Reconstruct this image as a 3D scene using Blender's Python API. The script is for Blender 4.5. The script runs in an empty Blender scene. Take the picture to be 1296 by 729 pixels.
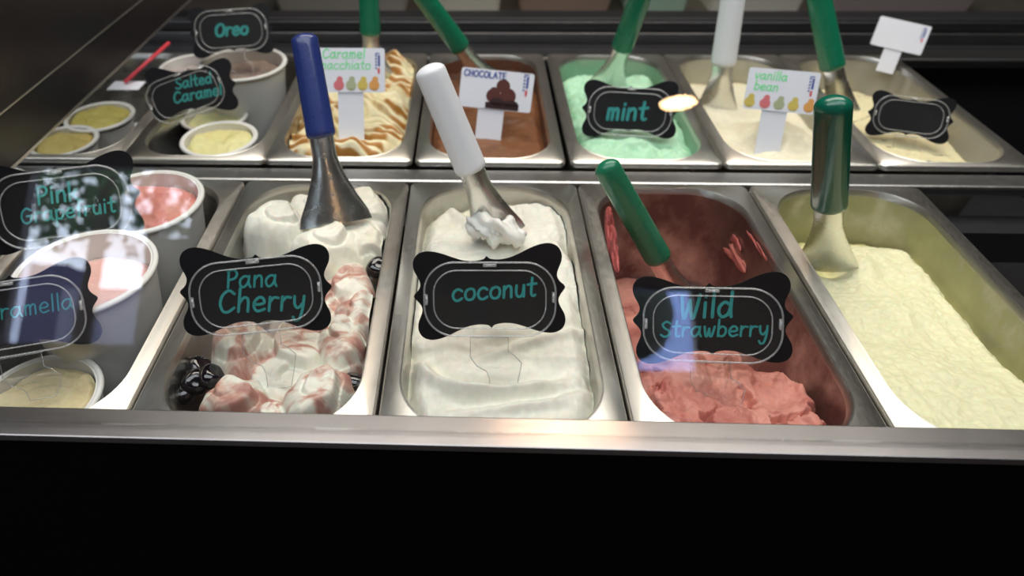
import bpy, bmesh, math, random
import numpy as np
from mathutils import Matrix, Vector

# ------------------------------------------------------------------ camera
SC = bpy.context.scene
YAW, PITCH, ROLL = -0.04584, 0.6076, -0.01379
CP = np.array([0.24128, -0.64433, 0.39577]); FPX = 892.3
_fw = np.array([math.sin(YAW)*math.cos(PITCH), math.cos(YAW)*math.cos(PITCH), -math.sin(PITCH)])
_rt = np.array([math.cos(YAW), -math.sin(YAW), 0.0]); _up = np.cross(_rt, _fw)
CA = math.cos(ROLL)*_rt+math.sin(ROLL)*_up; CB = -math.sin(ROLL)*_rt+math.cos(ROLL)*_up
cam_d = bpy.data.cameras.new('camera'); cam = bpy.data.objects.new('camera', cam_d)
SC.collection.objects.link(cam); SC.camera = cam
cam_d.sensor_width = 36; cam_d.lens = FPX/1296*36
cam_d.shift_x = 88/1296; cam_d.shift_y = -83.5/1296
cam_d.clip_start = .01
m = Matrix.Identity(4)
for i in range(3):
    m[i][0], m[i][1], m[i][2], m[i][3] = CA[i], CB[i], -_fw[i], CP[i]
cam.matrix_world = m
cam_d.dof.use_dof = True; cam_d.dof.focus_distance = .56; cam_d.dof.aperture_fstop = 4.8

# ------------------------------------------------------------------ light
world = bpy.data.worlds.new('world'); SC.world = world; world.use_nodes = True
bgn = world.node_tree.nodes['Background']
bgn.inputs[0].default_value = (.72, .82, 1.0, 1); bgn.inputs[1].default_value = 13
def area(name, loc, rot, sx, sy, power, col):
    d = bpy.data.lights.new(name, 'AREA'); d.shape = 'RECTANGLE'; d.size = sx; d.size_y = sy
    d.energy = power; d.color = col
    o = bpy.data.objects.new(name, d); SC.collection.objects.link(o); o.location = loc; o.rotation_euler = rot
    return o
area('ceiling_panel_light', (.5, .5, 1.8), (0, 0, 0), 2.2, .9, 44, (1, .95, .87))
area('side_panel_light', (-.1, -.95, 1.8), (0, 0, 0), 3.2, 1.1, 50, (.93, .96, 1))
SC.view_settings.view_transform = 'Standard'; SC.view_settings.look = 'None'
SC.view_settings.exposure = -.12; SC.view_settings.gamma = 1
SC.cycles.use_denoising = True
SC.cycles.max_bounces = 8; SC.cycles.transparent_max_bounces = 24
SC.cycles.caustics_reflective = False; SC.cycles.caustics_refractive = False

# ------------------------------------------------------------------ rays through the photograph
def ray(u, v): return _fw+CA*(u-560)/FPX-CB*(v-281)/FPX
def atz(u, v, z=0.): d = ray(u, v); return CP+d*(z-CP[2])/d[2]
def atx(u, v, x): d = ray(u, v); return CP+d*(x-CP[0])/d[0]
def aty(u, v, y): d = ray(u, v); return CP+d*(y-CP[1])/d[1]
def depth(p): return float((np.array(p)-CP)@_fw)
def px2m(px, p): return px*depth(p)/FPX

# ------------------------------------------------------------------ noise
_rng = np.random.RandomState(7); _LAT = _rng.rand(256, 256)
def vnoise(x, y):
    xi = np.floor(x).astype(int); yi = np.floor(y).astype(int); fx = x-xi; fy = y-yi
    fx = fx*fx*fx*(fx*(fx*6-15)+10); fy = fy*fy*fy*(fy*(fy*6-15)+10)
    g = lambda a, b: _LAT[a % 256, b % 256]
    return (g(xi, yi)*(1-fx)+g(xi+1, yi)*fx)*(1-fy)+(g(xi, yi+1)*(1-fx)+g(xi+1, yi+1)*fx)*fy
def fbm(x, y, s, o=4, off=0., gain=.5):
    r = 0; a = 1.; t = 0
    for k in range(o):
        r = r+a*(vnoise(x*s+17.3*k+off, y*s-9.1*k+off*1.7)-.5); t += a; a *= gain; s *= 2.03
    return r/t*2
def ridge(x, y, s, o=4, off=0.):
    r = 0; a = 1.; t = 0
    for k in range(o):
        r = r+a*(1-np.abs(2*vnoise(x*s+31.3*k+off, y*s+5.1*k+off)-1)); t += a; a *= .5; s *= 2.1
    return r/t
def sstep(a, b, x): t = np.clip((x-a)/(b-a), 0, 1); return t*t*(3-2*t)

# ------------------------------------------------------------------ mesh helpers
COL = SC.collection
def mesh(name, v, f, mat=None, parent=None, smooth=True, cols=None, sharp=None):
    me = bpy.data.meshes.new(name)
    me.from_pydata([tuple(map(float, p)) for p in v], [], [tuple(map(int, q)) for q in f]); me.update()
    if smooth:
        me.polygons.foreach_set('use_smooth', [True]*len(me.polygons))
        if sharp: me.set_sharp_from_angle(angle=math.radians(sharp))
    if cols is not None:
        a = me.color_attributes.new('Col', 'FLOAT_COLOR', 'POINT')
        c = np.ones((len(v), 4)); c[:, :3] = cols; a.data.foreach_set('color', c.ravel())
    if mat: me.materials.append(mat)
    o = bpy.data.objects.new(name, me); COL.objects.link(o)
    if parent: o.parent = parent
    return o
def empty(name, loc=(0, 0, 0), mat=None):
    o = bpy.data.objects.new(name, None); COL.objects.link(o); o.empty_display_size = .02
    if mat is not None: o.matrix_world = mat
    else: o.location = tuple(map(float, loc))
    return o
def tag(o, label=None, cat=None, group=None, kind=None):
    if label: o['label'] = label
    if cat: o['category'] = cat
    if group: o['group'] = group
    if kind: o['kind'] = kind
    return o
def box(name, x0, x1, y0, y1, z0, z1, mat, parent=None, bev=0.):
    bm = bmesh.new(); bmesh.ops.create_cube(bm, size=1)
    for v in bm.verts:
        v.co = Vector((x0+(v.co.x+.5)*(x1-x0), y0+(v.co.y+.5)*(y1-y0), z0+(v.co.z+.5)*(z1-z0)))
    if bev: bmesh.ops.bevel(bm, geom=bm.edges[:], offset=bev, segments=2, affect='EDGES', profile=.5)
    me = bpy.data.meshes.new(name); bm.to_mesh(me); bm.free(); me.materials.append(mat)
    o = bpy.data.objects.new(name, me); COL.objects.link(o)
    if parent: o.parent = parent
    return o
def loft(loops, cap0=False, cap1=False):
    n = len(loops[0]); v = np.concatenate([np.asarray(l, float) for l in loops]); f = []
    for i in range(len(loops)-1):
        a = i*n; b = a+n
        for j in range(n):
            k = (j+1) % n; f.append((a+j, a+k, b+k, b+j))
    if cap0: f.append(tuple(range(n))[::-1])
    if cap1: f.append(tuple(range((len(loops)-1)*n, len(loops)*n)))
    return v, f
def rrect(hx, hy, r, n=12):
    p = []
    for cx, cy, a0 in ((hx-r, hy-r, 0), (-hx+r, hy-r, 90), (-hx+r, -hy+r, 180), (hx-r, -hy+r, 270)):
        for k in range(n+1):
            a = math.radians(a0+90*k/n); p.append((cx+r*math.cos(a), cy+r*math.sin(a)))
    return np.array(p)
def at_height(p2, z): return np.column_stack([p2, np.full(len(p2), z)])
def catmull(P, n=6, closed=False):
    P = [np.array(p, float) for p in P]; out = []
    N = len(P); rng = range(N if closed else N-1)
    for i in rng:
        g = (lambda k: P[k % N]) if closed else (lambda k: P[min(max(k, 0), N-1)])
        a, b, c, d = g(i-1), g(i), g(i+1), g(i+2)
        for k in range(n):
            t = k/n
            out.append(.5*((2*b)+(-a+c)*t+(2*a-5*b+4*c-d)*t*t+(-a+3*b-3*c+d)*t**3))
    if not closed: out.append(P[-1])
    return np.array(out)
def tube(path, r, n=6, closed=False):
    path = np.asarray(path, float); N = len(path); loops = []
    rr = np.full(N, r) if np.isscalar(r) else np.asarray(r)
    prev = None
    for i in range(N):
        if closed: t = path[(i+1) % N]-path[i-1]
        else: t = path[min(i+1, N-1)]-path[max(i-1, 0)]
        t = t/(np.linalg.norm(t)+1e-12)
        if prev is None:
            ref = np.array([0, 0, 1.]) if abs(t[2]) < .9 else np.array([1., 0, 0])
        else: ref = prev
        u = ref-t*(ref@t); u /= np.linalg.norm(u)+1e-12; w = np.cross(t, u); prev = u
        a = np.linspace(0, 2*np.pi, n, endpoint=False)
        loops.append(path[i]+rr[i]*(np.outer(np.cos(a), u)+np.outer(np.sin(a), w)))
    v, f = loft(loops, not closed, not closed)
    if closed:
        b = (N-1)*n
        for j in range(n):
            k = (j+1) % n; f.append((b+j, b+k, k, j))
    return v, f
def join(parts):
    V = []; Fc = []; o = 0
    for v, f in parts:
        V.append(np.asarray(v, float)); Fc += [tuple(i+o for i in q) for q in f]; o += len(v)
    return np.concatenate(V), Fc
def blob(path, rads, seed=0, amp=.3, n=18, seg=26):
    """irregular lump along a path"""
    path = catmull(path, max(2, seg//max(1, len(path)-1))); N = len(path)
    t = np.linspace(0, 1, N); rr = np.interp(t, np.linspace(0, 1, len(rads)), rads)
    rr = rr*np.sqrt(np.clip(1-(2*t-1)**10, .0, 1))+1e-5
    v, f = tube(path, rr, n)
    c = np.repeat(path, n, axis=0); d = v-c; ang = np.tile(np.arange(n), N)/n*6.283
    s = 1+amp*fbm(np.repeat(t, n)*4+np.cos(ang), np.sin(ang)+seed, 1.7, 4, seed)
    return c+d*s[:, None], f

# ------------------------------------------------------------------ materials
def mat_new(name):
    m = bpy.data.materials.new(name); m.use_nodes = True; nt = m.node_tree
    return m, nt, nt.nodes['Principled BSDF']
def plain(name, col, rough=.5, metal=0., bump=0., scale=60., sss=0., coat=0., spec=.5):
    m, nt, b = mat_new(name)
    b.inputs['Base Color'].default_value = (*col, 1); b.inputs['Roughness'].default_value = rough
    b.inputs['Metallic'].default_value = metal; b.inputs['Coat Weight'].default_value = coat
    b.inputs['Specular IOR Level'].default_value = spec
    if sss:
        b.inputs['Subsurface Weight'].default_value = sss; b.inputs['Subsurface Scale'].default_value = .01
    n = nt.nodes.new('ShaderNodeTexNoise'); n.inputs['Scale'].default_value = scale; n.inputs['Detail'].default_value = 5
    tc = nt.nodes.new('ShaderNodeTexCoord'); nt.links.new(tc.outputs['Object'], n.inputs['Vector'])
    mr = nt.nodes.new('ShaderNodeMapRange'); mr.inputs['To Min'].default_value = rough*.85; mr.inputs['To Max'].default_value = min(1, rough*1.15)
    nt.links.new(n.outputs['Fac'], mr.inputs['Value']); nt.links.new(mr.outputs[0], b.inputs['Roughness'])
    if bump:
        bp = nt.nodes.new('ShaderNodeBump'); bp.inputs['Strength'].default_value = bump; bp.inputs['Distance'].default_value = .002
        nt.links.new(n.outputs['Fac'], bp.inputs['Height']); nt.links.new(bp.outputs[0], b.inputs['Normal'])
    return m
def steel(name, col=(.62, .60, .56), rough=.36, stretch=(150, 40, 100), film=None, cover=.5, fscale=14, frough=.6, seed=0.):
    m, nt, b = mat_new(name); L = nt.links.new
    b.inputs['Metallic'].default_value = 1
    tc = nt.nodes.new('ShaderNodeTexCoord'); mp = nt.nodes.new('ShaderNodeMapping'); mp.inputs['Scale'].default_value = stretch
    n = nt.nodes.new('ShaderNodeTexNoise'); n.inputs['Scale'].default_value = 3; n.inputs['Detail'].default_value = 6
    L(tc.outputs['Object'], mp.inputs[0]); L(mp.outputs[0], n.inputs['Vector'])
    n2 = nt.nodes.new('ShaderNodeTexNoise'); n2.inputs['Scale'].default_value = 25; n2.inputs['Detail'].default_value = 5
    L(tc.outputs['Object'], n2.inputs['Vector'])
    mr = nt.nodes.new('ShaderNodeMapRange'); mr.inputs['From Min'].default_value = .3; mr.inputs['From Max'].default_value = .7
    mr.inputs['To Min'].default_value = rough*.92; mr.inputs['To Max'].default_value = rough*1.1
    L(n.outputs['Fac'], mr.inputs['Value']); L(mr.outputs[0], b.inputs['Roughness'])
    cr = nt.nodes.new('ShaderNodeValToRGB'); cr.color_ramp.elements[0].color = (*[c*.93 for c in col], 1); cr.color_ramp.elements[1].color = (*[min(1, c*1.05) for c in col], 1)
    cr.color_ramp.elements[0].position = .35; cr.color_ramp.elements[1].position = .65
    L(n2.outputs['Fac'], cr.inputs[0]); L(cr.outputs[0], b.inputs['Base Color'])
    bp = nt.nodes.new('ShaderNodeBump'); bp.inputs['Strength'].default_value = .035; bp.inputs['Distance'].default_value = .0005
    L(n.outputs['Fac'], bp.inputs['Height']); L(bp.outputs[0], b.inputs['Normal'])
    if film:
        g = nt.nodes.new('ShaderNodeBsdfPrincipled'); g.inputs['Roughness'].default_value = frough
        n3 = nt.nodes.new('ShaderNodeTexNoise'); n3.inputs['Scale'].default_value = fscale; n3.inputs['Detail'].default_value = 8; n3.inputs['Roughness'].default_value = .65
        mp3 = nt.nodes.new('ShaderNodeMapping'); mp3.inputs['Location'].default_value = (seed, seed, 0); mp3.inputs['Scale'].default_value = (1, 1, .8)
        L(tc.outputs['Object'], mp3.inputs[0]); L(mp3.outputs[0], n3.inputs['Vector'])
        r3 = nt.nodes.new('ShaderNodeValToRGB'); r3.color_ramp.elements[0].position = max(0, .62-cover*.35); r3.color_ramp.elements[1].position = min(1, .80-cover*.3)
        r4 = nt.nodes.new('ShaderNodeValToRGB'); r4.color_ramp.elements[0].color = (*[c*.75 for c in film], 1); r4.color_ramp.elements[1].color = (*film, 1)
        r4.color_ramp.elements[0].position = .45; r4.color_ramp.elements[1].position = .7
        L(n3.outputs['Fac'], r3.inputs[0]); L(n3.outputs['Fac'], r4.inputs[0]); L(r4.outputs[0], g.inputs['Base Color'])
        b3 = nt.nodes.new('ShaderNodeBump'); b3.inputs['Strength'].default_value = .5; b3.inputs['Distance'].default_value = .002
        L(n3.outputs['Fac'], b3.inputs['Height']); L(b3.outputs[0], g.inputs['Normal'])
        mx = nt.nodes.new('ShaderNodeMixShader'); L(r3.outputs[0], mx.inputs[0]); L(b.outputs[0], mx.inputs[1]); L(g.outputs[0], mx.inputs[2])
        L(mx.outputs[0], nt.nodes['Material Output'].inputs[0])
    return m
def pigment(name, rough=.45, bump=.25, scale=180., sss=.25, spec=.35):
    """colour from the vertex pigment, fine icy grain from noise"""
    m, nt, b = mat_new(name); L = nt.links.new
    a = nt.nodes.new('ShaderNodeAttribute'); a.attribute_name = 'Col'
    tc = nt.nodes.new('ShaderNodeTexCoord'); n = nt.nodes.new('ShaderNodeTexNoise'); n.inputs['Scale'].default_value = scale; n.inputs['Detail'].default_value = 6
    L(tc.outputs['Object'], n.inputs['Vector'])
    mr = nt.nodes.new('ShaderNodeMapRange'); mr.inputs['From Min'].default_value = .3; mr.inputs['From Max'].default_value = .7; mr.inputs['To Min'].default_value = .93; mr.inputs['To Max'].default_value = 1.04
    L(n.outputs['Fac'], mr.inputs['Value'])
    mu = nt.nodes.new('ShaderNodeVectorMath'); mu.operation = 'SCALE'; L(a.outputs['Color'], mu.inputs[0]); L(mr.outputs[0], mu.inputs['Scale'])
    L(mu.outputs[0], b.inputs['Base Color']); b.inputs['Roughness'].default_value = rough; b.inputs['Specular IOR Level'].default_value = spec
    b.inputs['Subsurface Weight'].default_value = sss; b.inputs['Subsurface Scale'].default_value = .006
    bp = nt.nodes.new('ShaderNodeBump'); bp.inputs['Strength'].default_value = bump; bp.inputs['Distance'].default_value = .0015
    L(n.outputs['Fac'], bp.inputs['Height']); L(bp.outputs[0], b.inputs['Normal'])
    return m
def thin_glass(name, tint=(1, 1, 1), f0=.04, body=0., body_col=(1, 1, 1), rough=0.):
    m, nt, b = mat_new(name); L = nt.links.new; nt.nodes.remove(b)
    tr = nt.nodes.new('ShaderNodeBsdfTransparent'); tr.inputs[0].default_value = (*tint, 1)
    gl = nt.nodes.new('ShaderNodeBsdfGlossy'); gl.inputs['Roughness'].default_value = rough
    ge = nt.nodes.new('ShaderNodeNewGeometry'); dt = nt.nodes.new('ShaderNodeVectorMath'); dt.operation = 'DOT_PRODUCT'
    L(ge.outputs['Normal'], dt.inputs[0]); L(ge.outputs['Incoming'], dt.inputs[1])
    def mth(op, a, bb=None):
        q = nt.nodes.new('ShaderNodeMath'); q.operation = op
        if isinstance(a, (int, float)): q.inputs[0].default_value = a
        else: L(a, q.inputs[0])
        if bb is not None:
            if isinstance(bb, (int, float)): q.inputs[1].default_value = bb
            else: L(bb, q.inputs[1])
        return q.outputs[0]
    ab = mth('ABSOLUTE', dt.outputs['Value']); om = mth('SUBTRACT', 1., ab); p5 = mth('POWER', om, 5.)
    fr = mth('ADD', mth('MULTIPLY', p5, 1-f0), f0)
    mx = nt.nodes.new('ShaderNodeMixShader'); L(fr, mx.inputs[0]); L(gl.outputs[0], mx.inputs[2])
    if body:
        df = nt.nodes.new('ShaderNodeBsdfDiffuse'); df.inputs[0].default_value = (*body_col, 1)
        m2 = nt.nodes.new('ShaderNodeMixShader'); m2.inputs[0].default_value = body
        L(tr.outputs[0], m2.inputs[1]); L(df.outputs[0], m2.inputs[2]); L(m2.outputs[0], mx.inputs[1])
    else: L(tr.outputs[0], mx.inputs[1])
    L(mx.outputs[0], nt.nodes['Material Output'].inputs[0])
    return m
def emit(name, col, s):
    m, nt, b = mat_new(name); b.inputs['Base Color'].default_value = (.1, .1, .1, 1)
    b.inputs['Emission Color'].default_value = (*col, 1); b.inputs['Emission Strength'].default_value = s
    return m

M_STEEL = steel('brushed_steel')
M_STEEL_X = steel('brushed_steel_ledge', (.30, .285, .285), .36, (10, 260, 260))
M_BAR = steel('dull_steel_bar', (.42, .42, .42), .35)
M_BACKBAR = steel('dark_steel_bar', (.22, .22, .23), .35)
M_CLEAN = steel('basin_steel', (.56, .55, .52), .28, (20, 20, 160))
M_BLADE = steel('blade_steel', (.74, .73, .70), .26, (30, 30, 8))
M_BLACK = plain('black_liner', (.012, .012, .014), .45)
M_FASCIA = plain('black_fascia', (.002, .002, .002), .8, spec=.03)
M_PLAQUE = plain('chalkboard_black', (.005, .005, .007), .5, bump=.05, spec=.18)
M_INK = plain('teal_marker', (.025, .36, .34), .6)
M_GREENINK = plain('green_marker', (.16, .80, .30), .6)
M_BLUEINK = plain('blue_print', (.05, .09, .34), .5)
M_REDINK = plain('red_print', (.72, .06, .08), .5)
M_CARD = plain('white_card', (.80, .81, .88), .4)
M_RIDGE = thin_glass('clear_plastic_ridge', (.95, .95, .95), .10, .22, (.85, .85, .85), .12)
M_SHEET = thin_glass('clear_plastic_sheet', (.99, .99, .99), .04, .006, (.9, .9, .9), .06)
M_GLASS = thin_glass('case_glass', (.985, .99, .985), .045)
M_PAPER = plain('white_paper_cup', (.74, .73, .70), .42)
M_WHITEH = plain('white_plastic', (.88, .88, .91), .3, coat=.2)
M_GREENH = plain('green_plastic', (.006, .17, .085), .28, coat=.3)
M_GREENH2 = plain('dark_green_plastic', (.004, .12, .075), .25, coat=.4)
M_BLUEH = plain('blue_plastic', (.022, .038, .17), .28, coat=.4)
M_ICE = pigment('ice_cream'); M_ICEROUGH = pigment('granular_ice_cream', .5, .5, 220.)
M_SYRUP = plain('dark_cherry', (.004, .003, .006), .12, coat=.8)

# ------------------------------------------------------------------ the room
M_WALL = plain('plaster_wall', (.20, .17, .15), .8, bump=.1)
M_CEIL = plain('dark_ceiling', (.10, .09, .085), .8)
M_FLOOR = plain('dark_floor', (.05, .045, .04), .6)
FZ, CZ = -.95, 1.9
tag(box('floor', -4.2, 4.2, -4.2, 4.2, FZ-.1, FZ, M_FLOOR), kind='structure')
tag(box('ceiling', -4.2, 4.2, -4.2, 4.2, CZ, CZ+.1, M_CEIL), kind='structure')
tag(box('wall_left', -4.2, -4.1, -4.1, 4.2, FZ, CZ, M_WALL), kind='structure')
tag(box('wall_right', 4.1, 4.2, -4.1, 4.2, FZ, CZ, M_WALL), kind='structure')
tag(box('wall_back', -4.1, 4.1, 4.1, 4.2, FZ, CZ, M_WALL), kind='structure')
W1 = (-2.62, -1.76, .37, 1.55); W2 = (1.19, 1.61, .28, .80); W3 = (-1.74, -1.50, 1.04, 1.55)
def wall_front():
    xs = [-4.1, W1[0], W1[1], W3[0], W3[1], W2[0], W2[1], 4.1]; P = []
    def bx(x0, x1, z0, z1):
        c = [(x, y, z) for z in (z0, z1) for y in (-4.2, -4.1) for x in (x0, x1)]
        P.append((c, [(0, 1, 3, 2), (4, 6, 7, 5), (0, 4, 5, 1), (2, 3, 7, 6), (0, 2, 6, 4), (1, 5, 7, 3)]))
    bx(xs[0], xs[1], FZ, CZ); bx(xs[2], xs[3], FZ, CZ); bx(xs[4], xs[5], FZ, CZ); bx(xs[6], xs[7], FZ, CZ)
    for W in (W1, W2, W3): bx(W[0], W[1], FZ, W[2]); bx(W[0], W[1], W[3], CZ)
    v, f = join(P); return mesh('wall_front', v, f, M_WALL, smooth=False)
tag(wall_front(), kind='structure')
for k, W in enumerate((W1, W2, W3)):
    w = tag(box('window_%d' % (k+1), W[0], W[1], -4.16, -4.152, W[2], W[3], thin_glass('window_glass_%d' % k)), kind='structure')
    fr = []
    for (x0, x1, z0, z1) in ((W[0], W[0]+.02, W[2], W[3]), (W[1]-.02, W[1], W[2], W[3]), (W[0], W[1], W[2], W[2]+.02), (W[0], W[1], W[3]-.02, W[3])):
        c = [(x, y, z) for z in (z0, z1) for y in (-4.19, -4.11) for x in (x0, x1)]
        fr.append((c, [(0, 1, 3, 2), (4, 6, 7, 5), (0, 4, 5, 1), (2, 3, 7, 6), (0, 2, 6, 4), (1, 5, 7, 3)]))
    v, f = join(fr); mesh('window_frame', v, f, M_BLACK, w, smooth=False)
# street outside, seen only mirrored in the case glass
tag(box('pavement', -14, 14, -16, -4.3, FZ-.2, FZ, plain('street_paving', (.25, .25, .27), .9)), kind='structure')
bd = tag(empty('shop_building', (-6, -11, FZ)), 'pale building across the street, mirrored in the glass at lower left', 'building')
box('wall', -1.4, -.3, 0, 1, 0, 3.05, plain('white_render', (.80, .84, 1.0), .8), bd)
box('side_wing', -.3, .25, .02, 1, 0, 3.0, plain('mauve_render', (.045, .04, .10), .8), bd)
box('side_wing', .25, 2.2, .02, 1, 0, 2.65, plain('grey_render', (.17, .165, .24), .8), bd)
box('awning', -1.35, -.35, -.4, 0, 2.25, 2.34, plain('blue_awning', (.25, .32, .75), .8), bd)
box('doorway', -1.0, -.7, -.02, 0, 1.3, 2.1, plain('dark_doorway', (.05, .05, .12), .5), bd)
box('shop_board', .7, 1.05, -.04, .0, 2.15, 2.4, plain('pink_board', (.9, .25, .3), .7), bd)
box('shop_board', .7, 1.05, -.04, .0, 1.92, 2.1, plain('white_board', (.9, .95, .95), .7), bd)
box('shop_board', .28, .5, -.04, .0, 2.3, 2.62, plain('pale_board', (.85, .85, .95), .7), bd)
b2 = tag(empty('street_stall', (4.0, -11, FZ)), 'pale blue stall across the street, mirrored over the strawberry sign', 'stall')
box('wall', -2, 3, 0, 1, .35, 5, plain('pale_blue_wall', (.42, .56, 1.0), .8), b2)
box('counter_front', -2, 3, -.05, 0, 0, 1.82, plain('pink_banner', (.95, .10, .25), .7), b2)
box('counter_top', -2, 3, -.08, 0, 1.84, 1.92, plain('white_counter', (.95, .95, 1), .7), b2)
sh = tag(empty('silhouette_blocker', (1.88, -7, FZ)), 'added round dark shrub on the pavement, mirrored over the strawberry sign', 'blocker')  # added body, put there only to curve the dark edge of the mirrored patch
_a = np.linspace(0, 2*np.pi, 40, endpoint=False)
v, f = loft([at_height(np.column_stack([np.cos(_a), np.sin(_a)])*.40*math.sin(q)*(1+.04*np.sin(_a*9+q*7))[:, None], 1.98-.46*math.cos(q)) for q in np.linspace(.05, 3.09, 24)][::1], True, True)
mesh('foliage', v, f, plain('dark_blocker', (.01, .02, .012), .9, bump=.6, scale=30), sh)  # dark outer surface of the added silhouette body
v, f = tube([(0, 0, 0), (0, 0, 1.6)], [.05, .04], 8); mesh('trunk', v, f, plain('dark_blocker_post', (.03, .02, .015), .9), sh)
def foliage(name, c, R, n, label, seed):
    rg = np.random.RandomState(seed); V = []; Fc = []
    for i in range(n):
        d = rg.normal(size=3); d /= np.linalg.norm(d); p = d*R*rg.uniform(.3, 1)**.4*np.array([1, .7, .75])
        a = rg.normal(size=3); a /= np.linalg.norm(a); b = np.cross(a, d); b /= np.linalg.norm(b)+1e-9; s = rg.uniform(.05, .12)
        o = len(V); V += [p-a*s, p+b*s*.5, p+a*s, p-b*s*.5]; Fc.append((o, o+1, o+2, o+3))
    r = tag(empty(name, (c[0], c[1], FZ)), label, 'tree')
    o = mesh('foliage', np.array(V)+np.array([0, 0, c[2]-FZ]), Fc, plain('leaf_green_%d' % seed, (.03, .10, .025), .6), r, smooth=False); o['kind'] = 'stuff'
    v, f = tube([(0, 0, 0), (.05, 0, c[2]-FZ)], [.12, .07], 8); mesh('trunk', v, f, plain('bark_%d' % seed, (.05, .035, .025), .9), r)
foliage('street_tree', (-3.5, -6.6, 2.45), 1.35, 1250, 'leafy street tree mirrored in glass over the pink grapefruit sign', 3)
# lamps
M_LAMP = emit('warm_lamp', (1, .60, .30), 60)
def lamp(x, y, z, r, label):
    L = tag(empty('ceiling_lamp', (x, y, z)), label, 'lamp')
    a = np.linspace(0, 2*np.pi, 32, endpoint=False); c = np.column_stack([np.cos(a), np.sin(a)])
    v, f = loft([at_height(c*r, .0), at_height(c*r*1.12, .0), at_height(c*r*1.12, .05), at_height(c*r*.4, .12), at_height(c*.01, CZ-z-.001)])
    mesh('shade', v, f, M_BLACK, L, sharp=40)
    v, f = loft([at_height(c*r*.99, .004), at_height(c*r*.99, .02)], True, True); mesh('bulb_disc', v, f, M_LAMP, L, smooth=False)
lamp(1.42, -3.6, 1.76, .10, 'round warm ceiling lamp mirrored in the glass beside the mint sign')
_p = atz(710, 549, .02); _d = ray(710, 549); _l = _p+np.array([_d[0], _d[1], -_d[2]])*(1.35/abs(_d[2]))
lamp(float(_l[0]), float(_l[1]), float(_l[2]), .05, 'warm spot lamp over the case, glinting on the steel ledge')
_pl = bpy.data.lights.new('spot_glow', 'SPOT'); _pl.energy = 32; _pl.color = (1, .62, .40); _pl.shadow_soft_size = .012; _pl.spot_size = .07; _pl.spot_blend = 1.
_po = bpy.data.objects.new('spot_glow', _pl); COL.objects.link(_po); _po.location = (float(_l[0]), float(_l[1]), float(_l[2])-.02)
_po.rotation_euler = (Vector(_po.location)-Vector(_p)).to_track_quat('Z', 'Y').to_euler()

# ------------------------------------------------------------------ case body
PW = .1775
GAPS = [-PW, 0.0, .1775, .3555, .5325, .712]
GB = [-.2005-.178, -.2005+.0, None]
tag(box('case_well', -.62, 1.16, -.33, .47, -.26, -.25, M_BLACK), 'black floor of the cold well under all the pans', 'case')
# shell of the case
cs = tag(empty('display_case', (.27, -.35, FZ)), 'black ice cream display case body with steel trim holding the pans', 'display case')
def cbox(name, x0, x1, y0, y1, z0, z1, mat, bev=0.):
    return box(name, x0-.27, x1-.27, y0+.35, y1+.35, z0-FZ, z1-FZ, mat, cs, bev)
cbox('front_panel', -.66, 1.3, -.3545, -.346, FZ+.02, .0138, M_FASCIA)
cbox('inner_wall', -.66, 1.3, -.343, -.340, -.25, -.01, M_BLACK)
cbox('back_wall', -.66, 1.3, .47, .49, -.26, -.03, M_BLACK)
cbox('side_wall', -.66, -.64, -.34, .60, FZ+.02, -.02, M_BLACK)
cbox('side_wall', 1.28, 1.30, -.34, .60, FZ+.02, -.02, M_BLACK)
lg = cbox('ledge', -.66, 1.3, -.3555, -.3315, .014, .020, M_STEEL_X, .0010); lg['label'] = 'brushed steel front ledge'
cbox('middle_rail', -.66, 1.3, .036, .064, -.035, -.022, M_BAR, .003)
cbox('gap_liner', -.66, 1.3, .002, .036, -.10, -.06, M_BLACK)
# back trim: dark and bright rails behind the back row
cbox('back_rail', -.66, 1.3, .425, .475, -.045, -.030, M_BACKBAR, .003)
cbox('back_rail', -.66, 1.3, .487, .493, -.03, -.012, M_BACKBAR, .002)
cbox('back_rail', -.66, 1.3, .493, .555, -.05, -.035, M_BLACK, .002)
cbox('back_rail', -.66, 1.3, .553, .558, -.03, -.016, M_BACKBAR, .0015)
cbox('back_rail', -.66, 1.3, .560, .605, -.03, -.012, M_BLACK, .004)

# glass pane sloping up from the ledge
gm = Matrix.Translation((.32, -.3475, .0225)) @ Matrix.Rotation(math.radians(65), 4, 'X')
gl = tag(empty('front_glass', mat=gm), 'large clear sloping front glass pane standing on the steel ledge', 'glass')
box('pane', -.98, .98, 0, .52, -.004, 0, M_GLASS, gl)
# dark side screen on the left, its lower edge capped with a thin bright strip
ss = tag(empty('side_screen', (-.205, .1, .05)), 'dark smoked screen with a thin bright edge at the upper left', 'screen')
M_SMOKE = plain('smoked_acrylic', (.018, .014, .014), .25, spec=.4)
v, f = loft([np.array([(x_, -.34, .003), (x_, .75, .003), (x_, .75, .42), (x_, -.13, .42)]) for x_ in (-.010, 0)], True, True)
mesh('panel', v, f, M_SMOKE, ss, smooth=False)
box('edge_strip', -.011, .001, -.34, .75, 0, .003, M_STEEL, ss)
box('seam_strip', -.001, .0012, -.31, .75, .052, .0535, M_STEEL, ss)

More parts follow.
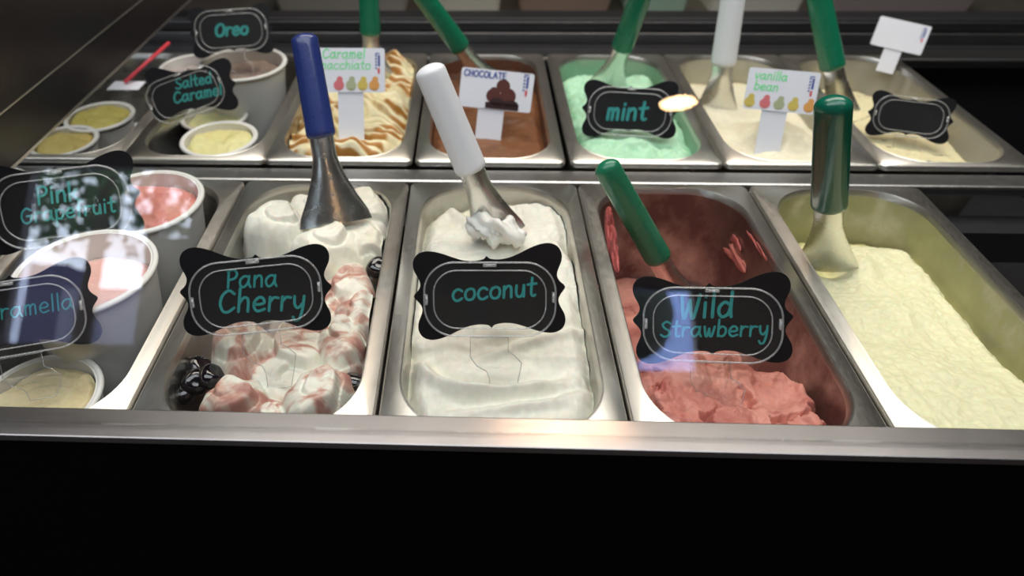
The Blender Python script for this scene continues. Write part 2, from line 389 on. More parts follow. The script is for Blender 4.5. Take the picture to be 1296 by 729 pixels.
# ------------------------------------------------------------------ pans
OX, OY = .0722, .1625        # half opening
CR = .050
def pan(name_label, cx, cy, z=0., film=None, cover=.5, length=.3375, group='steel gelato pans', fscale=14, depth_=.118, frough=.6):
    r = tag(empty('gelato_pan', (cx, cy, z)), name_label, 'pan', group)
    hx, hy = PW/2-.0012, length/2
    n = 14
    out = rrect(hx, hy, .008, n); o2 = rrect(hx-.0016, hy-.0016, .0066, n)
    i0 = rrect(OX+.004, hy-.0065, CR+.003, n); i1 = rrect(OX+.001, hy-.0095, CR, n); i2 = rrect(OX, hy-.0105, CR, n)
    L = [at_height(out, -.007), at_height(out, -.0016), at_height(o2, 0), at_height(i0, 0), at_height(rrect(OX+.0022, hy-.0083, CR+.001, n), .0008), at_height(i1, -.0012), at_height(i2, -.006)]
    v, f = loft(L); mesh('rim', v, f, M_STEEL, r, sharp=50)
    mm = steel('filmed_basin', (.50, .49, .46), .3, (20, 20, 160), film, cover, fscale, frough, cx*9) if film else M_CLEAN
    def sec(k, zz): return at_height(rrect(OX-k, hy-.0105-k, CR-k*.5, n), zz)
    L = [sec(0, -.006)]+[sec(.010*t, -.006-(depth_-.014)*t) for t in (.15, .3, .5, .7, .9, 1)]+[sec(.014, -depth_+.004), sec(.020, -depth_)]
    v, f = loft(L, False, True); mesh('basin', v, f, mm, r, sharp=50)
    return r
# outline half-width of the opening at local y
def halfw(y, hy, k):
    hx = OX-k; hyy = hy-.0105-k; r = CR-k*.5; d = np.clip(np.abs(y)-(hyy-r), 0, r)
    return hx-r+np.sqrt(np.clip(r*r-d*d, 0, None))
def ice(label, cx, cy, z0, hfun, cfun, mat, nx=150, ny=320, k=.0015, group=None, hy=.16875, name='ice_cream', skirt=.02):
    HY = hy-.0105-k
    ys = -HY*np.cos(np.linspace(0, np.pi, ny))*.35+np.linspace(-HY, HY, ny)*.65
    xs = np.linspace(-1, 1, nx)
    Yg, Sg = np.meshgrid(ys, xs, indexing='ij'); W = halfw(Yg, hy, k); Xg = Sg*W
    edge = np.minimum((1-np.abs(Sg))*W, (HY-np.abs(Yg))*1.0)      # distance to the wall
    H = hfun(Xg, Yg, edge); Cc = cfun(Xg, Yg, H)
    V = np.column_stack([Xg.ravel(), Yg.ravel(), H.ravel()])
    idx = np.arange(nx*ny).reshape(ny, nx)
    f = np.column_stack([idx[:-1, :-1].ravel(), idx[:-1, 1:].ravel(), idx[1:, 1:].ravel(), idx[1:, :-1].ravel()])
    o = mesh(name, V, f, mat, None, cols=Cc.reshape(-1, 3)); o.location = (cx, cy, z0)
    return tag(o, label, 'ice cream', group)
def mixc(a, b, t): t = np.clip(t, 0, 1)[..., None]; return np.array(a)*(1-t)+np.array(b)*t
def const(c): return lambda X, Y, H: np.ones(X.shape+(1,))*np.array(c)

FY = -.16875-.0005          # centre of front row
FRONT = [(GAPS[i]+GAPS[i+1])/2 for i in range(5)]
pan('steel pan holding the pink grapefruit tub and two more white tubs', FRONT[0], FY)
pan('steel pan of white ice cream with cherry swirls and black cherries', FRONT[1], FY, film=(.62, .60, .50), cover=.35)
pan('steel pan filled with plain white coconut ice cream', FRONT[2], FY, film=(.66, .65, .56), cover=.4)
pan('nearly empty steel pan smeared with red strawberry ice cream', FRONT[3], FY, film=(.115, .036, .034), cover=.70, fscale=13, frough=.3)
pan('steel pan of pale yellow ice cream at the right end of the front row', FRONT[4], FY, film=(.42, .41, .20), cover=.95, fscale=16)
pan('steel pan at far left of the front row, mostly outside the view', FRONT[0]-PW, FY)
BZ = -.0156; BY = .0697+.16875
BG = [float(atz(u, 205, BZ)[0]) for u in (148, 331, 522, 719, 919, 1110)]
BG = [BG[0]-PW]+BG+[BG[-1]+PW]
BACK = [(BG[i]+BG[i+1])/2 for i in range(7)]
pan('back row steel pan with yellow tubs beside the dark screen', BACK[0], BY, BZ)
pan('back row steel pan holding the salted caramel and chocolate biscuit tubs', BACK[1], BY, BZ)
pan('back row steel pan of caramel streaked ice cream', BACK[2], BY, BZ, film=(.55, .45, .22), cover=.5)
pan('back row steel pan of brown chocolate ice cream', BACK[3], BY, BZ, film=(.16, .06, .03), cover=1.0)
pan('back row steel pan of green mint ice cream', BACK[4], BY, BZ, film=(.30, .50, .34), cover=.9)
pan('back row steel pan of vanilla ice cream with the green lettered card', BACK[5], BY, BZ, film=(.52, .50, .40), cover=.9)
pan('back row steel pan of cream ice cream with dark streaks, right end', BACK[6], BY, BZ, film=(.42, .40, .34), cover=.9)

def loc(px, cx, cy, z=0.): p = atz(px[0], px[1], z); return float(p[0]-cx), float(p[1]-cy)

# ---- coconut
CX2 = FRONT[2]
def groove(X, Y, path, w, h, cx, cy, z=0.):
    """raised or sunk curved stroke given by pixels"""
    P = catmull([loc(p, cx, cy, z) for p in path], 8); D = np.full(X.shape, 9.); T = np.zeros(X.shape); S = np.zeros(X.shape)
    for i in range(len(P)-1):
        a, b = P[i], P[i+1]; d = b-a; L2 = d@d+1e-12
        t = np.clip(((X-a[0])*d[0]+(Y-a[1])*d[1])/L2, 0, 1); dx = X-a[0]-t*d[0]; dy = Y-a[1]-t*d[1]
        q = np.hypot(dx, dy); s = np.sign(dx*d[1]-dy*d[0]); m_ = q < D
        D = np.where(m_, q, D); S = np.where(m_, s, S); T = np.where(m_, (i+t)/(len(P)-1), T)
    taper = np.clip(np.sin(np.pi*np.clip(T, .02, .98)), 0, 1)**.5
    return D, S, taper, h*np.exp(-(D/w)**2)*taper
def h_coco(X, Y, e):
    wx = X+.008*fbm(X, Y, 18, 3, 3); wy = Y+.008*fbm(X, Y, 18, 3, 9)
    h = -.010+.0045*fbm(wx, wy, 14, 3, 1.)+.0012*fbm(wx, wy*.35, 150, 3, 5)+.0035*fbm(wx*.6, wy*1.8, 32, 3, 8)
    h = h-.012*sstep(.03, .16, Y)*sstep(-.07, .03, -X)          # scooped at upper left
    h = h-.009*np.exp(-(e/.007)**2)+.0018*fbm(X, Y, 90, 3, 2)*np.exp(-(e/.012)**2)
    for path, w, a in (([(528, 455), (548, 480), (590, 497), (650, 497), (740, 480)], .006, .0075),
                       ([(560, 528), (620, 522), (690, 512), (755, 492)], .005, .004),
                       ([(600, 455), (660, 440), (720, 425), (755, 410)], .005, .004),
                       ([(690, 300), (720, 330), (735, 380)], .006, .004),
                       ([(535, 320), (530, 380), (522, 440)], .006, .004),
                       ([(560, 250), (585, 270), (610, 300), (660, 312)], .007, .005),
                       ([(680, 250), (715, 275), (730, 310)], .006, .003)):
        D, S, tp, r = groove(X, Y, path, w, a, CX2, FY, -.01)
        h = h+r*1.5-a*1.1*np.exp(-((D-w*1.9)/(w*1.1))**2)*(S < 0)*tp
    return h
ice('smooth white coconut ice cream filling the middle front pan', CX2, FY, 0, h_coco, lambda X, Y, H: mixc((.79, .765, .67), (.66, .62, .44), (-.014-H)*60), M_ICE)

# ---- cherry swirl
CX1 = FRONT[1]
mounds = [((350, 288), .040, .018), ((395, 262), .044, .004), ((465, 258), .046, .010), ((430, 292), .068, .004), ((410, 310), .046, .014), ((470, 305), .040, .006),
          ((440, 352), .036, .002), ((460, 392), .038, .006), ((400, 390), .04, -.004), ((308, 440), .038, .016), ((370, 440), .036, .004), ((430, 432), .040, .008),
          ((470, 440), .026, -.006), ((300, 503), .031, .010), ((345, 520), .03, -.004), ((402, 502), .038, .014), ((350, 470), .03, -.004)]
def warpc(X, Y): return X+.011*fbm(X, Y, 26, 3, 3), Y+.011*fbm(X, Y, 26, 3, 19)
def h_cherry(X, Y, e):
    wx, wy = warpc(X, Y)
    h = np.full(X.shape, -.044)-.040*sstep(-.025, -.045, X)*sstep(loc((300, 330), CX1, FY)[1]+.02, loc((300, 380), CX1, FY)[1], Y)
    for i, (p, R, a) in enumerate(mounds):
        x, y = loc(p, CX1, FY, -.004); an = i*2.4; ca, sa = math.cos(an), math.sin(an)
        dx = ((wx-x)*ca+(wy-y)*sa)/R; dy = (-(wx-x)*sa+(wy-y)*ca)/(R*.8); r = np.hypot(dx, dy); th = np.arctan2(dy, dx)
        g = -.044+(a+.044)*np.clip(1-r**2.2, 0, 1)**.6
        q = (r*1.9+(1 if i % 2 else -1)*th/(2*np.pi)+.3*fbm(X, Y, 30, 2, i)+i*.37) % 1.0      # a spiral fold: slow rise, sharp drop
        g = g+np.where(r < 1, .0080*(q-1.3*sstep(.72, 1., q))*np.clip(1-r, 0, 1)**.35*sstep(.05, .45, r), 0)
        g = np.where(r < 1, g, -1)
        h = np.maximum(h, g)
    h = h+.0050*ridge(wx*.8+.3*wy, wy*1.2-.3*wx, 36, 3, 4)-.004
    return h-.008*np.exp(-(e/.005)**2)
def c_cherry(X, Y, H):
    wx = X+.016*fbm(X, Y, 24, 4, 3); wy = Y+.016*fbm(X, Y, 24, 4, 9)
    base = mixc((.82, .80, .70), (.74, .68, .52), fbm(X, Y, 30)*.8)
    yb = loc((420, 335), CX1, FY)[1]
    n1 = fbm(wx*.8, wy*1.5, 38, 5, 12.5, .62)+.75*(ridge(wx, wy*1.9, 48, 4, 2.5)-.58)
    m_ = np.clip(sstep(-.10, .30, n1)*.85, 0, 1)*sstep(yb+.012, yb-.012, Y)
    strong = sstep(.20, .48, n1)*sstep(yb+.01, yb-.02, Y)
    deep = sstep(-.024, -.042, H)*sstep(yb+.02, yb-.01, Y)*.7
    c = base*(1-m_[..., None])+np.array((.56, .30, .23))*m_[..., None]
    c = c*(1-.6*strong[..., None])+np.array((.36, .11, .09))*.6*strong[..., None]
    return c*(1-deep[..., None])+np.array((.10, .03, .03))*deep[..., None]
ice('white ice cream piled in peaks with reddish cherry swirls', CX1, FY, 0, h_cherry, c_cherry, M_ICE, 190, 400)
def cherry(p, label, r=.0108):
    q = atz(p[0], p[1], p[2]); nlo, nla = 20, 12; L = []
    for i in range(1, nla):
        a = math.pi*i/nla; t = np.linspace(0, 2*np.pi, nlo, endpoint=False)
        rr = r*math.sin(a)*(1+.06*np.cos(3*t+p[0])); zz = r*.88*math.cos(a)-.003*math.exp(-(math.sin(a)/.35)**2)*(a < 1.2)
        L.append(np.column_stack([rr*np.cos(t), rr*np.sin(t), np.full(nlo, zz)]))
    v, f = loft(L, True, True); o = mesh('cherry', v, f, M_SYRUP); o.location = tuple(q); o.rotation_euler = (p[0] % 1.3-.6, .4, p[1])
    return tag(o, label, 'cherry', 'black cherries in the swirl pan')
for p in (((212, 484, -.030), 'glossy black cherry lowest at the left wall of the swirl pan'), ((230, 470, -.026), 'glossy black cherry second from the left wall in the cluster'),
          ((247, 484, -.022), 'glossy black cherry in the front middle of the left cluster'), ((252, 466, -.024), 'glossy black cherry at the back of the left cluster'),
          ((268, 477, -.014), 'glossy black cherry at the right end of the left cluster, touching white cream'), ((232, 495, -.028), 'glossy black cherry at the very front of the left cluster'),
          ((478, 339, -.010), 'single black cherry at the right wall behind the swirl sign'), ((447, 486, -.010), 'single black cherry in the front right corner of the swirl pan')): cherry(*p)

# ---- strawberry
CX3 = FRONT[3]
def h_straw(X, Y, e):
    wx = X+.010*fbm(X, Y, 35, 4, 3); wy = Y+.010*fbm(X, Y, 35, 4, 9)
    y0 = loc((880, 440), CX3, FY, -.03)[1]
    right = loc((1000, 480), CX3, FY, -.03)[0]
    m_ = sstep(y0+.03, y0-.02, wy+.25*np.clip(wx-.01, 0, 1)) * sstep(right+.040, right-.008, wx-(.0-wy-.07)*.28)
    h = -.112+m_*(.085+.012*sstep(.03, -.06, X))
    back = sstep(-.03, -.06, X+.3*np.clip(Y, -1, 1)+.02*fbm(X, Y, 40, 3))*sstep(.15, .04, Y)
    h = h+back*.045*(1-m_)+.020*np.exp(-((X-.0)/.05)**2-((Y-.03)/.05)**2)*(1-m_)
    cr = ridge(wx, wy, 36, 5, 4.)
    h = h+(.3+.7*m_)*(.010*(ridge(wx, wy, 20, 3, 4.)-.6)+.010*(fbm(wx, wy, 30, 3, 7))-.010*sstep(.74, .9, ridge(wx*1.0, wy*1.2, 26, 4, 14.))+.0035*fbm(wx, wy, 110, 4, 2)*sstep(-.3, .4, fbm(X, Y, 25, 2, 8)))
    return h-.006*np.exp(-(e/.005)**2)*m_
def c_straw(X, Y, H):
    t = fbm(X+.01*fbm(X, Y, 40, 3), Y, 45, 4, 31)
    c = mixc((.70, .30, .235), (.47, .15, .12), t*1.2+.3)
    d = sstep(.25, .6, fbm(X, Y, 70, 4, 77)); return c*(1-.5*d[..., None])+np.array((.30, .035, .045))*.5*d[..., None]
ICE3 = ice('rough pink strawberry ice cream left at the front of its pan', CX3, FY, 0, h_straw, c_straw, M_ICEROUGH, 190, 400, k=.004)
def smear(path3, rads, col, parent, seed, amp=.5, name='smear', mat=None, wall=None):
    v, f = blob(path3, rads, seed, amp, 24, 40)
    if wall is not None: v[:, 0] = wall+(v[:, 0]-wall)*.35; v = v-np.array(parent.location)
    c = np.ones((len(v), 3))*np.array(col)*(1+.18*fbm(v[:, 0], v[:, 1]+v[:, 2], 90, 3)[:, None])
    return mesh(name, v, f, mat or M_ICEROUGH, parent, cols=c)
XR = CX3+OX-.006
smear([atx(888, 282, XR-.006), atx(905, 296, XR-.004), atx(922, 318, XR-.002), atx(940, 345, XR-.001)], [.003, .008, .006, .004], (.56, .17, .14), ICE3, 1, 1.3, wall=XR+.003)
smear([atx(905, 276, XR), atx(925, 300, XR), atx(935, 318, XR)], [.001, .004, .002], (.50, .13, .12), ICE3, 2, 1.3, wall=XR+.003)
smear([atx(942, 292, XR), atx(956, 312, XR), atx(968, 330, XR)], [.001, .002, .0015], (.45, .12, .11), ICE3, 4, 1.3, wall=XR+.003)
XL = CX3-OX+.003
smear([atx(778, 262, XL+.006), atx(780, 290, XL+.006), atx(785, 320, XL+.006), atx(790, 345, XL+.004)], [.004, .011, .009, .004], (.42, .085, .08), ICE3, 5, 1.2, wall=XL-.004)
smear([atz(782, 392, .002), atz(790, 408, .003), atz(800, 428, .001), atz(808, 445, -.004)], [.002, .005, .007, .006], (.55, .19, .15), ICE3, 6, .8)
smear([atz(806, 490, .001), atz(812, 507, .002), atz(828, 522, -.001)], [.002, .006, .004], (.56, .19, .15), ICE3, 7, .7)

# ---- pale yellow
CX4 = FRONT[4]
def h_yel(X, Y, e):
    wx = X+.008*fbm(X, Y, 30, 3, 3); wy = Y+.008*fbm(X, Y, 30, 3, 9)
    h = -.042+.006*fbm(wx, wy, 16, 3, 41)+.004*ridge(wx, wy*1.2, 42, 3, 11)+.001*fbm(X, Y, 200, 3)
    h = h-.022*sstep(.10, .15, Y)+.012*sstep(.0, -.12, Y)
    x, y = loc((1050, 335), CX4, FY, -.04); h = h-.014*np.exp(-((X-x)**2+(Y-y)**2)/.018**2)+.008*np.exp(-((X-x-.03)**2+(Y-y)**2)/.014**2)
    return h-.008*np.exp(-(e/.006)**2)
ice('pale yellow ice cream in the right end front pan', CX4, FY, 0, h_yel, lambda X, Y, H: mixc((.79, .76, .50), (.68, .62, .27), (-.046-H)*90), M_ICE, k=.004)

# ---- back row ice creams
def back_ice(i, label, hf, cf, mat=None, k=.002, nx=120, ny=240): return ice(label, BACK[i], BY, BZ, hf, cf, mat or M_ICE, nx, ny, k)
def h_car(X, Y, e):
    wx = X+.018*fbm(X, Y, 20, 3, 3); wy = Y+.018*fbm(X, Y, 20, 3, 9)
    r = np.abs(np.sin((wy*1.15+wx*.35)*165+2*fbm(X, Y, 25, 2, 4)))
    h = -.006+.016*fbm(X, Y, 22, 3, 6)+.010*(1-(1-r)**2)
    return h-.014*np.exp(-(e/.010)**2)+.006*sstep(.05, .15, Y)
def c_car(X, Y, H):
    wx = X+.018*fbm(X, Y, 20, 3, 3); wy = Y+.018*fbm(X, Y, 20, 3, 9)
    r = np.abs(np.sin((wy*1.15+wx*.35)*165+2*fbm(X, Y, 25, 2, 4)))
    ph = (wy*1.15+wx*.35)*165+2*fbm(X, Y, 25, 2, 4); t = sstep(.78, .96, np.abs(np.sin(ph+.85)))*sstep(-.30, .15, fbm(X, Y, 30, 3, 44))
    b = mixc((.84, .77, .52), (.74, .62, .34), fbm(X, Y, 40, 3, 3)+.2); a = np.clip(t*1.3, 0, 1)[..., None]*.95
    return b*(1-a)+np.array((.42, .17, .02))*a
back_ice(2, 'cream coloured ice cream in folded ribbons with amber caramel streaks', h_car, c_car)
def h_choc(X, Y, e):
    h = -.012+.006*fbm(X, Y, 18, 3, 6)+.0018*fbm(X+.01*fbm(X, Y, 30), Y, 70, 4, 2)
    for p, w, a in (((1010-390, 0), .01, 0),): pass
    return h-.010*sstep(.08, .15, Y)+.006*ridge(X, Y, 30, 3, 3)*sstep(.03, .12, Y)-.008*np.exp(-(e/.006)**2)
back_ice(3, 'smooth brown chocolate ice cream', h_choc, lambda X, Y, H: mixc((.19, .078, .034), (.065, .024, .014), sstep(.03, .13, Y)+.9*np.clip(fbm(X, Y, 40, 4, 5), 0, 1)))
def h_mint(X, Y, e):
    wx = X+.010*fbm(X, Y, 35, 3, 3); wy = Y+.01*fbm(X, Y, 35, 3, 9)
    h = -.016+.012*fbm(wx, wy, 24, 4, 3)+.007*ridge(wx, wy, 38, 3, 8)
    h = h-.020*sstep(.10, .15, Y)-.016*sstep(.03, .06, X-.3*(Y-.02))*sstep(.0, .05, Y+.02)
    return h-.010*np.exp(-(e/.008)**2)
back_ice(4, 'pale green mint ice cream', h_mint, lambda X, Y, H: mixc((.44, .72, .50), (.17, .48, .29), (-.017-H)*60+fbm(X, Y, 40, 3, 3)))  # hollows darkened in the colour to strengthen the shading, plus random mottling
def h_van(X, Y, e):
    wx = X+.008*fbm(X, Y, 30, 3, 3); wy = Y+.008*fbm(X, Y, 30, 3, 9)
    h = -.022+.007*fbm(wx, wy, 15, 3, 21)+.0025*ridge(wx, wy, 45, 3, 4)-.022*sstep(.09, .15, Y)
    x, y = loc((985, 165), BACK[5], BY, -.02); h = h+.022*np.exp(-(np.abs(X-x)/.036)**2.6-(np.abs(Y-y)/.034)**2.6)*(1+.3*fbm(wx, wy, 40, 3, 5))
    return h-.008*np.exp(-(e/.006)**2)
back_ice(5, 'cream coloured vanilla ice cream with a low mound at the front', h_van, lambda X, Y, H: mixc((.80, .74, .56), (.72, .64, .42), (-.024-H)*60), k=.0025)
def h_v2(X, Y, e): return -.030+.007*fbm(X, Y, 15, 3, 51)-.020*sstep(.06, .14, Y)+.0025*fbm(X, Y, 60, 3, 4)-.008*np.exp(-(e/.006)**2)
def c_v2(X, Y, H):
    t = sstep(.86, .95, ridge(X+.01*fbm(X, Y, 40), Y*1.5, 20, 3, 8)); a = t[..., None]
    return mixc((.76, .68, .42), (.68, .58, .32), fbm(X, Y, 20))*(1-a)+np.array((.03, .015, .015))*a
back_ice(6, 'cream ice cream with thin dark syrup streaks at the right end', h_v2, c_v2, k=.003)

# ------------------------------------------------------------------ tubs
def tub(label, cx, cy, zr, R, H, fill, group='white paper tubs', lid=None, rough=.004, level=.012, ice_label='', seed=1.):
    z0 = zr-H; r = tag(empty('paper_tub', (cx, cy, z0)), label, 'tub', group)
    a = np.linspace(0, 2*np.pi, 72, endpoint=False); c = np.column_stack([np.cos(a), np.sin(a)]); rb = R*.76
    prof = [(rb-.002, .004), (rb-.001, 0), (rb, 0), (rb+(R-rb)*.5, H*.5), (R-.001, H-.006)]
    prof2 = [(R-.0035, H-.006), (R-.003-(R-rb)*.5, H*.5), (rb-.003, .003)]
    v, f = loft([at_height(c*p, z) for p, z in prof+[(R-.001, H-.001), (R-.0035, H-.001)]+prof2], False, True); mesh('cup', v, f, M_PAPER, r, sharp=60)
    t = [(R+.0016+.0026*math.cos(q), H-.0022+.0026*math.sin(q)) for q in np.linspace(-2.4, 3.2, 12)]
    v, f = loft([at_height(c*(p-.0016), z) for p, z in t]); mesh('rolled_rim', v, f, M_PAPER, r)
    nr = 60; na = 110; rr = np.linspace(0, 1, nr)**.8; aa = np.linspace(0, 2*np.pi, na, endpoint=False)
    Rg, Ag = np.meshgrid(rr, aa, indexing='ij'); Ri = R-.0045-(R-rb)*level/H
    X = Rg*Ri*np.cos(Ag); Y = Rg*Ri*np.sin(Ag)
    wx = X+.008*fbm(X, Y, 30, 3, seed); wy = Y+.008*fbm(X, Y, 30, 3, seed+5)
    Z = -level+rough*1.6*fbm(wx, wy, 24, 4, seed*3)+rough*(ridge(wx, wy*1.6, 30, 3, seed)-.5)+.0006*fbm(X, Y, 200, 3)
    Z = Z-.004*sstep(.86, 1, Rg)
    idx = np.arange(nr*na).reshape(nr, na); nx = np.roll(idx, -1, axis=1)
    f = np.column_stack([idx[:-1].ravel(), idx[1:].ravel(), nx[1:].ravel(), nx[:-1].ravel()])
    c1, c2 = fill; t_ = fbm(wx, wy, 28, 4, seed*7)+.3
    o = mesh('ice_cream', np.column_stack([X.ravel(), Y.ravel(), Z.ravel()]), f, M_ICE, cols=mixc(c1, c2, t_).reshape(-1, 3)); o.location = (cx, cy, zr)
    tag(o, ice_label, 'ice cream', 'ice cream inside paper tubs')
tub('tall white tub of pink grapefruit, rearmost in the front left pan', -.0805, -.0725, .020, .056, .12, ((.58, .20, .17), (.66, .30, .25)), ice_label='deep pink ice cream in the rearmost tub of the front left pan', seed=2., rough=.005)
tub('tall white tub of pale pink ice cream, middle of the front left pan', -.0844, -.1885, .025, .0572, .12, ((.66, .38, .33), (.70, .50, .45)), ice_label='pale pink ice cream in the middle tub of the front left pan', seed=5., rough=.003, level=.02)
tub('white tub of cream coloured ice cream beside the steel ledge', -.096, -.2805, -.030, .046, .08, ((.66, .57, .36), (.60, .50, .28)), ice_label='cream coloured ice cream in the tub beside the ledge', seed=8., level=.006)
tub('white tub of pink ice cream at the far left edge', FRONT[0]-PW, -.075, .02, .066, .12, ((.60, .25, .22), (.66, .36, .30)), ice_label='pink ice cream in the tub at the far left edge', seed=3.)
def tub_px(label, u, v, zr, R, H, fill, **k): p = atz(u, v, zr); tub(label, float(p[0]), float(p[1]), zr, R, H, fill, **k)
tub_px('large white tub of speckled brown ice cream behind the chocolate biscuit sign', 307, 79, .012, .060, .12, ((.22, .15, .12), (.42, .33, .27)), ice_label='speckled brown ice cream in the large back row tub', seed=4., level=.016)
tub_px('small white tub of pale yellow ice cream, front one of the salted caramel pair', 277, 174, -.015, .045, .06, ((.74, .70, .36), (.66, .58, .24)), ice_label='pale yellow ice cream in the front small tub', seed=6., level=.006)
tub_px('small white tub of pale yellow ice cream, rear one of the salted caramel pair', 271, 146, -.042, .044, .06, ((.74, .72, .40), (.64, .62, .30)), ice_label='pale yellow ice cream in the rear small tub', seed=7., level=.008)
tub_px('white tub with a pinkish rim behind the salted caramel sign', 243, 83, .000, .045, .11, ((.60, .52, .50), (.5, .42, .40)), ice_label='pale ice cream in the tub behind the salted caramel sign', seed=9.)
tub_px('yellow filled tub, rear one beside the dark screen', 126, 146, -.045, .045, .06, ((.55, .48, .14), (.48, .40, .10)), ice_label='yellow ice cream in the rear tub beside the dark screen', seed=11., level=.004)
tub_px('yellow filled tub, front one beside the dark screen', 80, 177, -.045, .042, .06, ((.55, .46, .16), (.5, .38, .12)), ice_label='yellow ice cream in the front tub beside the dark screen', seed=12., level=.004)

# ------------------------------------------------------------------ scoops
def scoop(label, top, ztop, hb, tip, ztip, wpx, mat, bladew=.058, reach=None):
    T = atz(top[0], top[1], ztop); B = atz(tip[0], tip[1], ztip); ax = T-B; Lt = np.linalg.norm(ax); ax = ax/Lt
    # handle end nearest the pixel hb
    d = ray(*hb); d = d/np.linalg.norm(d); w0 = B-CP; b_ = ax@d; den = 1-b_*b_
    s = (b_*(d@w0)-(ax@w0))/den; s = float(np.clip(s, .02, Lt-.03))
    mid = B+ax*(s+Lt)/2; hw = px2m(wpx, mid)/2
    vd = CP-mid; z = vd-ax*(vd@ax); z /= np.linalg.norm(z); x = np.cross(ax, z)
    M = Matrix([[x[i], ax[i], z[i], B[i]] for i in range(3)]+[[0, 0, 0, 1]])
    r = tag(empty('ice_cream_spade', mat=M), label, 'scoop', 'ice cream spades')
    n = 40; a = np.linspace(0, 2*np.pi, n, endpoint=False); Lh = Lt-s; loops = []
    for t in [0, .004, .012, .03, .05]+list(np.linspace(.08, .93, 14))+[.95, .965, .98, .99, .997, 1]:
        e0 = min(1, math.sqrt(max(0, 1-(1-min(t/.05, 1))**2))*.55+.45); e1 = math.sqrt(max(0., 1-max(0, (t-.93)/.07)**2)); k = e0*max(e1, .02)*(1-.10*t+.03*math.sin(t*7)*0)
        groove_ = 1-.035*(np.cos(8*a) > .75)*sstep(.03, .15, t)*sstep(.97, .8, t)
        loops.append(np.column_stack([hw*k*np.cos(a)*groove_, np.full(n, s+Lh*t), hw*.72*k*np.sin(a)*groove_]))
    v, f = loft(loops, True, True); mesh('handle', v, f, mat, r, sharp=60)
    # shank and blade: from the handle down, flaring and flattening, slightly dished
    loops = []; n = 28; a = np.linspace(0, 2*np.pi, n, endpoint=False); y1 = s+.01; y0 = -.012
    for t in np.linspace(0, 1, 22):
        w = np.interp(t, [0, .3, .5, .72, .9, 1], [hw*.80, hw*.82, hw*.82+(bladew*.5-hw*.82)*.2, hw*.82+(bladew*.5-hw*.82)*.55, bladew*.47, bladew*.5]); th = np.interp(t, [0, .3, .55, .8, 1], [hw*.45, hw*.40, .0035, .0018, .0009])
        X = w*np.cos(a); Z = th*np.sin(a)*1.0-.22*X*X/max(w, 1e-6)*sstep(.0, .5, t); loops.append(np.column_stack([X, np.full(n, y1+(y0-y1)*t), Z]))
    v, f = loft(loops, True, True); mesh('blade', v, f, M_BLADE, r, sharp=60)
    return r, M
scoop('ice cream spade with a blue handle in the cherry swirl pan', (384, 42), .165, (405, 176), (423, 268), .020, 38, M_BLUEH, .070)
_, MC = scoop('ice cream spade with a thick white handle in the coconut pan', (541, 82), .160, (590, 221), (628, 290), .002, 43, M_WHITEH, .055)
scoop('ice cream spade with a green handle in the strawberry pan', (764, 205), .085, (829, 334), (872, 395), -.085, 36, M_GREENH, .050)
scoop('ice cream spade with a dark green handle in the pale yellow pan', (1055, 124), .165, (1046, 264), (1046, 335), -.036, 46, M_GREENH2, .056)
scoop('ice cream spade with green handle behind the caramel card', (464, -55), .15, (467, 46), (471, 85), .0, 27, M_GREENH)
scoop('ice cream spade with slanting green handle behind the chocolate card', (513, -35), .15, (584, 64), (620, 110), -.02, 27, M_GREENH)
scoop('ice cream spade with green handle in the mint ice cream', (824, -40), .15, (791, 66), (770, 108), -.025, 29, M_GREENH, .06)
scoop('ice cream spade with white handle in the vanilla ice cream', (934, -45), .15, (920, 84), (908, 130), -.03, 32, M_WHITEH, .055)
scoop('ice cream spade with green handle in the streaked cream ice cream', (1028, -45), .14, (1051, 90), (1064, 135), -.04, 31, M_GREENH, .045)
# white lump on the coconut blade
lump = bpy.data.objects['ice_cream']
v, f = blob([atz(594, 283, .006), atz(615, 287, .012), atz(640, 292, .010), atz(664, 303, .000)], [.006, .011, .012, .006], 3, 1.0, 28, 30)
mesh('lump', v-np.array(lump.location), f, M_ICEROUGH, lump, cols=np.ones((len(v), 3))*np.array((.80, .79, .74)))

